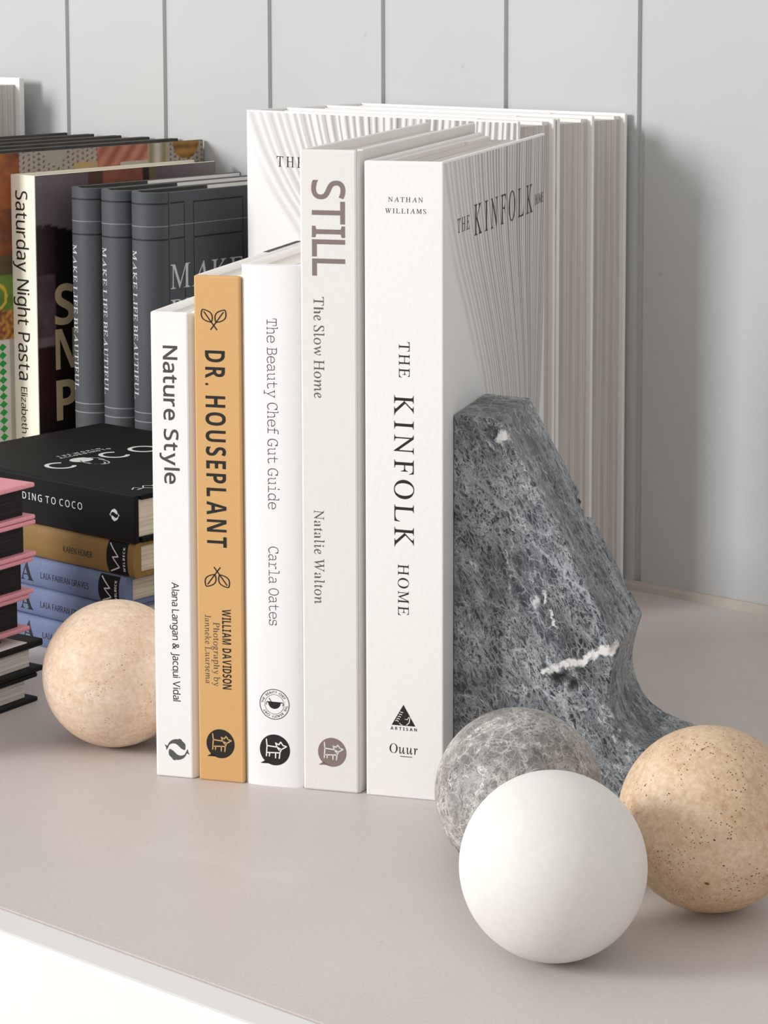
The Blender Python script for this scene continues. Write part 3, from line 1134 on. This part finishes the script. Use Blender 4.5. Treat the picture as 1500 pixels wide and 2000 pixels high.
def pasta_art(u, v):
    d, z = u * PD, v * PH
    g = nz(d, z, 60, 1) * 0.5 + nz(d, z, 220, 2) * 0.3
    mauve, plum, dark, red, skin = lin('#7a6f73'), lin('#4a3a3c'), lin('#1d1414'), lin('#43211b'), lin('#a8624c')
    c = mixc(mauve, lin('#675c60'), d / 0.05)
    lim = 0.2115 - 0.25 * max(0, d - 0.012)
    if z < lim + 0.002 * g:
        c = mixc(plum, dark, (d - 0.002) / 0.016 + 0.25 * g)
    if 0.134 < z < 0.180 and d < 0.016:
        c = mixc(lin('#6d585c'), plum, 0.5 + g)
    if 0.134 < z < 0.141 and d < 0.014:
        c = mixc(lin('#8d7a80'), lin('#6d585c'), 0.5 + g)
    if z <= 0.134 + 0.02 * d:
        c = mixc(red, dark, d / 0.02 + 0.2 * g)
        if z < 0.105:
            c = mixc(c, dark, (0.105 - z) / 0.03)
    if z > 0.220 and d > 0.045:
        if d < 0.078:
            c = lin('#5d3b31')
        if 0.058 < d < 0.094:
            c = mixc(skin, lin('#8a4f3c'), 0.5 + g)
        if 0.094 < d < 0.100:
            c = lin('#2d2018')
        if 0.100 < d < 0.106:
            c = lin('#80684a')
        if d >= 0.106:
            c = mixc(lin('#6d5f60'), lin('#8d8380'), (d - 0.106) / 0.05 + 0.3 * g)
    return {'print': mixc(c, tuple(x * 0.6 for x in c), 0.2 + 0.4 * g)}


f.grid(110, 160, lambda u, v: (PT + EPS, 0.0006 + u * (PD - 0.001), v * PH * 0.999 + 0.0001), 'art', pasta_art)
for ch, z in (('S', 0.1475), ('N', 0.1190), ('P', 0.0862)):
    f.flat(text(ch, 'sansb', 0.021, 0.0258), lambda x, y: (PT + EPS * 2.2, 0.0150 + x, z + y), 'ink_cream')
finish(rt, s, f, b, p)

# --- tall photo-cover cookbooks
OT, OD, OH = 0.0265, 0.197, 0.2566
rt = root('hardback_book', 'tall cookbook with a crochet and wine-glass photo cover behind the cream-spined book', 'book', Vector((-1.188 - OT, 1.0055, 0)), FRONT, 'tall photo-cover cookbooks')
s, f, b, p = case_parts(OT, OD, OH, 0.0028, 'cream', 'dark_edge', 'pages_cream', rt, inset=0.004)


def orange_art(u, v):
    d, z = u * OD, v * OH
    y = d + 1.0055
    g = nz(d, z, 50, 3) * 0.5 + nz(d, z, 190, 4) * 0.35
    croch = lin('#a79c92')
    c = croch
    hx, hz = (d / 0.0042), (z / 0.0034)
    ax, az = hx % 1.0 - 0.5, (hz + (0.5 if int(hx) % 2 else 0)) % 1.0 - 0.5
    if ax * ax + az * az < 0.055 and nz(d, z, 40, 9) > -0.25:
        c = lin('#5b4a40')
    if z > 0.236 or y > 1.04:
        if 1.084 < y < 1.104 and z < 0.248:
            c = mixc(lin('#b89a66'), croch, 0.3 + g)
        if 1.104 < y < 1.150:
            t = (y - 1.104) / 0.046
            c = mixc(lin('#c4816a'), lin('#96503d'), 0.5 + 0.5 * math.sin((y - z * 0.9) * 480) * 0.8 + 0.3 * g)
            if z < 0.246 and y > 1.125:
                c = lin('#b9b2a6')
        if 1.150 < y < 1.168:
            c = mixc(lin('#c7c0b6'), lin('#8d8259'), 0.5 + 0.5 * math.sin((y - 1.150) * 520))
        if (y - 1.186) ** 2 + ((z - OH) * 1.05) ** 2 < 0.0125 ** 2:
            c = mixc(lin('#a9782f'), lin('#6d4a1d'), 0.5 + 0.5 * math.sin(z * 900) + g)
    if y < 1.037:
        if z > 0.180:
            t = (y - 1.012) / 0.026
            c = mixc(lin('#b5662f'), lin('#6b3a22'), t + 0.9 * g + (0.35 if z < 0.222 else 0))
        if 0.178 < z < 0.192:
            c = mixc(lin('#5a3a26'), lin('#4a4a32'), 0.5 + g)
        if 0.140 < z <= 0.180:
            c = mixc(lin('#6f8f36'), lin('#4e6a24'), 0.5 + g)
            r = math.hypot(y - 1.0165, z - 0.1665)
            if 0.0068 < r < 0.0088:
                c = lin('#d8b53c')
        if 0.139 < z <= 0.158:
            c = mixc(lin('#7a3f1c'), lin('#c08a3c'), 0.5 + 1.6 * nz(d, z, 330, 5))
        if z <= 0.1392:
            c = lin('#d9d5cf')
            if y > 1.0262:
                c = lin('#b3aaa0')
    return {'print': mixc(c, tuple(x * 0.7 for x in c), 0.15 + 0.5 * g)}


f.grid(220, 300, lambda u, v: (OT + EPS, u * OD, v * OH * 0.9995), 'art', orange_art)
for k in range(25):
    cz = 0.1342 - k * 0.00522
    f.flat(([(0.0150 + 0.0033, cz), (0.0150, cz + 0.0025), (0.0150 - 0.0033, cz), (0.0150, cz - 0.0025)], [[0, 1, 2, 3]]), lambda x, y: (OT + EPS * 2.2, x, y), 'ink_green')
finish(rt, s, f, b, p)
oc = rt
for k, lab in ((1, 'second photo-cover cookbook from the right, showing only its dark top edge'), (2, 'middle of the five tall photo-cover cookbooks, only its top edge in view'),
               (3, 'fourth photo-cover cookbook from the right, a thin dark top edge'), (4, 'leftmost and rearmost of the five tall photo-cover cookbooks')):
    dup(oc, Vector((-1.188 - OT - 0.0272 * k, 1.0055 - 0.0008 * k, 0)), lab)

# ------------------------------------------------------------------ lying stack: black, ochre and blue books
LIE = Matrix(((0, 0, -1), (0, 1, 0), (1, 0, 0)))       # x -> up, y -> back, head to the left
CY0 = 0.8860


def lying(name, label, z, xr, group):
    return root(name, label, 'book', Vector((xr, CY0, z)), LIE, group)


def welbeck(s, S, z0, z1, x0, x1):
    """black label with a zig-zag line and small capitals, at the tail of the spine"""
    s.flat(fan([(x0, z0), (x1, z0), (x1, z1 - 0.001), (x1 * 0.75 + x0 * 0.25, z1 - 0.0003), ((x0 + x1) / 2, z1), (x1 * 0.25 + x0 * 0.75, z1 - 0.0003), (x0, z1 - 0.001)]), lambda x, z: S(x, z, 1), 'black_cover', 0.0004)
    hx, hz = x1 - x0, z1 - z0
    pts = [(x0 + hx * 0.92, z1 - hz * 0.16), (x0 + hx * 0.56, z1 - hz * 0.58), (x0 + hx * 0.52, z1 - hz * 0.30), (x0 + hx * 0.24, z1 - hz * 0.62), (x0 + hx * 0.07, z1 - hz * 0.16)]
    for a, c in zip(pts, pts[1:]):
        s.flat(segs([a, c], 0.0007), lambda x, z: S(x, z, 2), 'ink_white', 0.0004)
    g = text('WELBECK', 'sansb', hx * 0.74, 0.0017)
    s.flat(g, lambda x, y: S(x0 + hx * 0.13 + x, z0 + hz * 0.10 + y, 2), 'ink_white', 0.0004)


def small_book(label, z, t, xr, L, D, key, author, title, group, cov=0.0024):
    rt = lying('hardback_book', label, z, xr, group)
    s, f, b, p = case_parts(t, D, L, cov, key, key, 'pages_cream', rt, inset=0.0035, spine_t=0.006)
    s = MB()

    def yf(x):
        u = max(-1, min(1, (x - t / 2) / (t / 2)))
        return 0.0030 * (1 - math.sqrt(max(0.0, 1 - abs(u) ** 2.4)))
    xs = [t / 2 - t / 2 * math.cos(math.pi * i / 28) for i in range(29)]
    s.prism([(x, yf(x)) for x in xs] + [(t, 0.0060), (0, 0.0060)], 0, L, key, False)
    S = lambda x, zz, k=1: (x, yf(x) - EPS * 1.6 * k, zz)
    CURVED[0] = 0.0005
    if author:
        vtext(s, S, t * 0.36, author[1], author[0], 'sans', author[2], 0.0034, 'ink_dark_blue')
    if title:
        vtext(s, S, t * 0.20, title[1], title[0], 'serifb', title[2], t * 0.62, 'ink_dark_blue')
    welbeck(s, S, 0.0045, 0.0205, 0.0006, t - 0.0006)
    CURVED[0] = 0.0
    finish(rt, s, f, b, p)
    return rt


GB = 'small dusty blue books lying in the stack'
BT = 0.0166
XB = -0.9365
bl = small_book('dusty blue book lying lowest in the stack, on the shelf behind the pale ball', 0.0, BT, XB, 0.165, 0.125, 'blue',
                ('LAIA FARRAN GRAVES', 0.0665, 0.0385), ('A', 0.0830, 0.0120), GB)
dup(bl, Vector((XB - 0.002, CY0 + 0.0005, BT + 0.0001)), 'dusty blue book lying between two blue books, second up in the stack')
dup(bl, Vector((XB - 0.0005, CY0 - 0.0003, 2 * BT + 0.0002)), 'uppermost dusty blue book, lying directly under the ochre book')
GT = 0.0190
small_book('ochre cloth book lying between the black book and the blue books', 3 * BT + 0.0003, GT, -0.9305, 0.168, 0.127, 'gold', ('KAREN HOMER', 0.0545, 0.0230), None, None)

CZ = 3 * BT + GT + 0.0004
CT = 0.0952 - CZ
CL, CD = 0.1735, 0.139
rt = lying('hardback_book', 'black hardback with white round lettering lying on top of the ochre book', CZ, -0.9285, None)
s, f, b, p = case_parts(CT, CD, CL, 0.0030, 'black_cover', 'black_cover', 'pages_cream', rt, inset=0.0035, spine_t=0.0030, spine_b=0.0006, joint=0.002)
S = on_spine(0.0)
vtext(s, S, 0.0130, 0.1130, 'ACCORDING TO COCO', 'sans', 0.0722, 0.0038, 'ink_white', off=0.004)
mark_dolphins(s, S, 0.0138, 0.0157, 0.0062, 'ink_white', math.pi / 2)
C_ = lambda x, z, k=1: (CT + EPS * k, x, z)


def circ_letter(y0, y1, z0, z1, gap):
    cx, cz, rx, rz = (y0 + y1) / 2, (z0 + z1) / 2, (y1 - y0) / 2, (z1 - z0) / 2
    a0, a1 = (math.radians(42), math.radians(318)) if gap else (0, 2 * math.pi)
    f.flat(stroke(arc(cx, cz, rx * 0.86, a0, a1, 40, rz * 0.86), 0.0026), lambda x, y: C_(x, y), 'ink_white')


circ_letter(0.0225, 0.0395, 0.0825, 0.1015, True)
circ_letter(0.0635, 0.0805, 0.0825, 0.1015, True)
circ_letter(0.0860, 0.1045, 0.0820, 0.1015, False)
# small drawn figure standing in for a letter
f.flat(fan(arc(0.0500, 0.0955, 0.0072, 0.2, 2 * math.pi - 0.5, 20, 0.0062)), lambda x, y: C_(x, y), 'ink_white')
for pts in (arc(0.0515, 0.0860, 0.0060, 2.2, 6.6, 18, 0.0100), [(0.0555, 0.0985), (0.0600, 0.0925), (0.0585, 0.0855)], arc(0.0500, 0.0830, 0.0040, 2.6, 6.0, 10, 0.0058)):
    f.flat(stroke(pts, 0.0007), lambda x, y: C_(x, y), 'ink_white')
f.flat(text('THE WORLD', 'sansb', 0.0330, 0.0028), lambda x, y: C_(0.0470 + x, 0.1110 + y), 'ink_white')
f.flat(text('ACCORDING TO', 'sansb', 0.0390, 0.0028), lambda x, y: C_(0.0450 + x, 0.1067 + y), 'ink_white')
f.flat(stroke([(0.0, 0.0), (0.004, 0.003), (0.006, -0.002), (0.011, 0.003), (0.014, -0.001), (0.02, 0.003)], 0.0009), lambda x, y: C_(0.0110 + x, 0.0135 + y), 'ink_white')
f.flat(stroke([(0.0, 0.0), (0.006, 0.001), (0.009, -0.003), (0.014, 0.002), (0.022, 0.0)], 0.0009), lambda x, y: C_(0.0125 + x, 0.0110 + y), 'ink_white')
finish(rt, s, f, b, p)

# ------------------------------------------------------------------ notebooks at the left edge
NR = Matrix.Rotation(math.radians(6.6), 3, 'Z')
NC = Vector((-0.9303, 0.8180, 0))
NX, NY = NR @ Vector((1, 0, 0)), NR @ Vector((0, 1, 0))


def notebook(label, z, h, ct, key, page_key, over, L, Wd, dx, dy, group, panel=None, ct2=None):
    rt = root('notebook', label, 'notebook', NC + NX * dx + NY * dy + Vector((0, 0, z)), NR, group)
    ct2 = ct2 or ct
    for nm, z0, z1, sh in (('back_cover', 0, ct, 0), ('front_cover', h - ct2, h, 0)):
        m = MB()
        m.box(-Wd, 0, -L, 0, z0, z1, key, ct * 0.35, 3)
        cv_ = m.build(nm, rt)
        if panel and nm == 'front_cover':
            m = MB()
            m.box(-Wd + 0.004, -0.0005, -L + 0.004, -0.0120, h - 0.0002, h + 0.0003, panel, 0)
            m.build('cover_panel', cv_, {'label': 'white panel on the black cover'})
    p = MB()
    p.box(-Wd + 0.001, -0.0036, -L + over, -over, ct, h - ct2, page_key, 0.0003, 1)
    p.build('page_block', rt)
    m = MB()
    m.box(-Wd - 0.0015, -Wd + 0.0008, -L, 0, 0.0002, h - 0.0002, key, 0.0006)
    m.build('spine', rt)
    return rt


def stripes_z(name, a, b_):
    m = NT(name, 0.75, 0.2)
    nzf = m.noise(m.mapping((5, 5, 1500)), 1.0, 2, 0.6)
    m.base(m.ramp(nzf.outputs[0], [(0.36, lin(a)), (0.62, lin(b_))]))
    m.bump(nzf.outputs[0], 0.3, 0.0006)
    return m.m


MAT['leaves_white'] = stripes_z('lying_page_edges_white', '#b3aca4', '#eeeae4')
MAT['leaves_black'] = stripes_z('lying_page_edges_black', '#0f0f0f', '#2b2928')
GK = 'black-covered notebooks with white pages'
notebook('black-covered notebook with white pages lying on the shelf at the bottom of the left pile', 0, 0.0149, 0.0024, 'black_gloss', 'leaves_white', 0.0060, 0.150, 0.105, 0, 0.0, GK)
notebook('black-covered notebook with white pages and a white panel on top, second from the bottom', 0.0151, 0.0168, 0.0028, 'black_gloss', 'leaves_white', 0.0068, 0.150, 0.105, 0.0005, 0.0042, GK, 'endpaper', 0.0038)
notebook('slim black notebook under the pink notebooks in the left pile', 0.0325, 0.0048, 0.0010, 'black_gloss', 'leaves_black', 0.0030, 0.13, 0.095, -0.0090, -0.0170, None)
GPK = 'pink notebooks with black page edges'
labs = ['lowest pink notebook with black page edges, resting on the slim black one', 'pink notebook with black page edges, second from the bottom of four',
        'pink notebook with black page edges, second from the top of four', 'topmost pink notebook with black page edges in the left pile']
zz = [0.0374, 0.0563, 0.0753, 0.0943]
offs = [(-0.0010, -0.0035), (-0.0005, -0.0008), (0.0, 0.0010), (0.0, 0.0008)]
for i in range(4):
    notebook(labs[i], zz[i], 0.0188, 0.0024, 'pink', 'leaves_black', 0.0056, 0.140, 0.100, offs[i][0], offs[i][1], GPK)


# ------------------------------------------------------------------ balls
def ball(label, x, y, r, key, rot=(0, 0, 0)):
    bm = bmesh.new()
    bmesh.ops.create_uvsphere(bm, u_segments=96, v_segments=64, radius=r)
    for fc in bm.faces:
        fc.smooth = True
    me = bpy.data.meshes.new('stone_ball')
    bm.to_mesh(me)
    bm.free()
    me.materials.append(MAT[key])
    o = bpy.data.objects.new('stone_ball', me)
    o.location = (x, y, r)
    o.rotation_euler = rot
    COL.objects.link(o)
    o['label'], o['category'], o['group'] = label, 'ball', 'polished stone balls on the shelf'
    return o


ball('smooth white stone ball at the front, nearest of the balls', -0.53121, 0.71907, 0.03520, 'white_ball')
ball('warm beige travertine ball to the right of the white ball', -0.51379, 0.79890, 0.03617, 'trav_right', (0.3, 0.5, 0.2))
ball('brown-grey veined marble ball in front of the bookend, behind the white ball', -0.59312, 0.77920, 0.03447, 'marble_ball', (0.2, 0.4, 0.9))
ball('pale pinkish travertine ball alone at the left of the front row of books', -0.84680, 0.79390, 0.03500, 'trav_left', (0.1, 0.2, 0.5))

# ------------------------------------------------------------------ marble bookend
pr = [(0, 0), (0, 0.1722), (0.0216, 0.1712), (0.0752, 0.0722), (0.0735, 0.0668), (0.0720, 0.0610), (0.0711, 0.0550), (0.0709, 0.0500), (0.0716, 0.0450), (0.0733, 0.0396), (0.0762, 0.0346), (0.0802, 0.0302), (0.0856, 0.0264), (0.0920, 0.0236), (0.1000, 0.0214), (0.1015, 0.0208), (0.1018, 0.0195), (0.1018, 0)]
DEP = 0.0591
bm = bmesh.new()
fr = [bm.verts.new((x, 0, z)) for x, z in pr]
bb = [bm.verts.new((x, DEP, z)) for x, z in pr]
n = len(pr)
bm.faces.new(fr)
bm.faces.new(bb[::-1])
for i in range(n):
    j = (i + 1) % n
    bm.faces.new((fr[i], bb[i], bb[j], fr[j]))
bmesh.ops.recalc_face_normals(bm, faces=bm.faces[:])
bmesh.ops.triangulate(bm, faces=bm.faces[:])
me = bpy.data.meshes.new('bookend_raw')
bm.to_mesh(me)
bm.free()
tmp = bpy.data.objects.new('bookend_raw', me)
COL.objects.link(tmp)
md = tmp.modifiers.new('r', 'REMESH')
md.mode = 'VOXEL'
md.voxel_size = 0.0009
dg = bpy.context.evaluated_depsgraph_get()
me2 = bpy.data.meshes.new_from_object(tmp.evaluated_get(dg))
bpy.data.objects.remove(tmp)
SL = Vector((0.0752 - 0.0216, 0, 0.0722 - 0.1712))
SLn = Vector((0.099, 0, 0.0536)).normalized()
P0 = Vector((0.0216, 0, 0.1712))
chips = []


def slope_pt(t, d):
    return P0 + SL * t + Vector((0, d, 0))


chips = [  # centre, radius, depth, inward direction
    (Vector((0.0165, 0.0, 0.1642)), 0.0036, 0.0030, Vector((0, 1, 0))),
    (Vector((0.0500, 0.0, 0.0540)), 0.0044, 0.0024, Vector((0, 1, 0))),
    (Vector((0.0560, 0.0, 0.0520)), 0.0036, 0.0020, Vector((0, 1, 0))),
    (Vector((0.0745, 0.0, 0.0700)), 0.0036, 0.0016, Vector((-0.5, 0.8, 0))),
    (slope_pt(0.38, 0.030), 0.0060, 0.0018, -SLn), (slope_pt(0.43, 0.034), 0.0050, 0.0016, -SLn),
    (slope_pt(0.46, 0.054), 0.0062, 0.0042, -SLn), (slope_pt(0.52, 0.057), 0.0060, 0.0040, -SLn),
    (slope_pt(0.30, 0.018), 0.0035, 0.0010, -SLn), (slope_pt(0.80, 0.040), 0.0050, 0.0012, -SLn)]
newco = []
for c, vn in [(v.co.copy(), v.normal.copy()) for v in me2.vertices]:
    d = Vector((0, 0, 0))
    for cc, rr, dd, dr in chips:
        q = (c - cc).length / (rr * (1 + 0.5 * noise.noise(c * 400)))
        if q < 1:
            d += dr * dd * (1 - q * q)
    # low scarp running across the lower front face
    if c.y < 0.002 and c.z < 0.0500 - 0.10 * abs(c.x - 0.035) + 0.002 * noise.noise(c * 300) and c.x > 0.004:
        d += Vector((0, -0.0006, 0))
    nn = noise.noise(c * 90) * 0.00035 + noise.noise(c * 320) * 0.00012
    if c.x > 0.0012 and c.z > 0.002:
        d += vn * nn
    c = c + d
    newco += [max(c.x, 0.0), c.y, max(c.z, 0.0)]
me2.vertices.foreach_set('co', newco)
me2.update()
me2.name = 'bookend'
for pgn in me2.polygons:
    pgn.use_smooth = True
me2.materials.clear()
me2.materials.append(MAT['marble'])
o = bpy.data.objects.new('bookend', me2)
COL.objects.link(o)
o.matrix_world = Matrix.Translation(RO + RU * 0.1371 + RN * 0.0175) @ ROW.to_4x4()
o['label'], o['category'] = 'dark grey veined marble bookend with a sloped side and curved foot', 'bookend'

# ------------------------------------------------------------------ a stray hair on the shelf
cu = bpy.data.curves.new('stray_hair', 'CURVE')
cu.dimensions = '3D'
cu.bevel_depth = 0.00007
spn = cu.splines.new('BEZIER')
hp = [(-0.568, 0.985, 0.0002), (-0.553, 0.978, 0.0002), (-0.545, 0.990, 0.0003)]
spn.bezier_points.add(2)
for bp, c in zip(spn.bezier_points, hp):
    bp.co = c
    bp.handle_left_type = bp.handle_right_type = 'AUTO'
ob = bpy.data.objects.new('stray_hair', cu)
COL.objects.link(ob)
dg = bpy.context.evaluated_depsgraph_get()
hm = bpy.data.meshes.new_from_object(ob.evaluated_get(dg))
bpy.data.objects.remove(ob)
hm.materials.clear()
hm.materials.append(MAT['hair'])
ob = bpy.data.objects.new('stray_hair', hm)
COL.objects.link(ob)
ob['label'], ob['category'] = 'single curled dark hair lying on the shelf right of the bookend', 'hair'
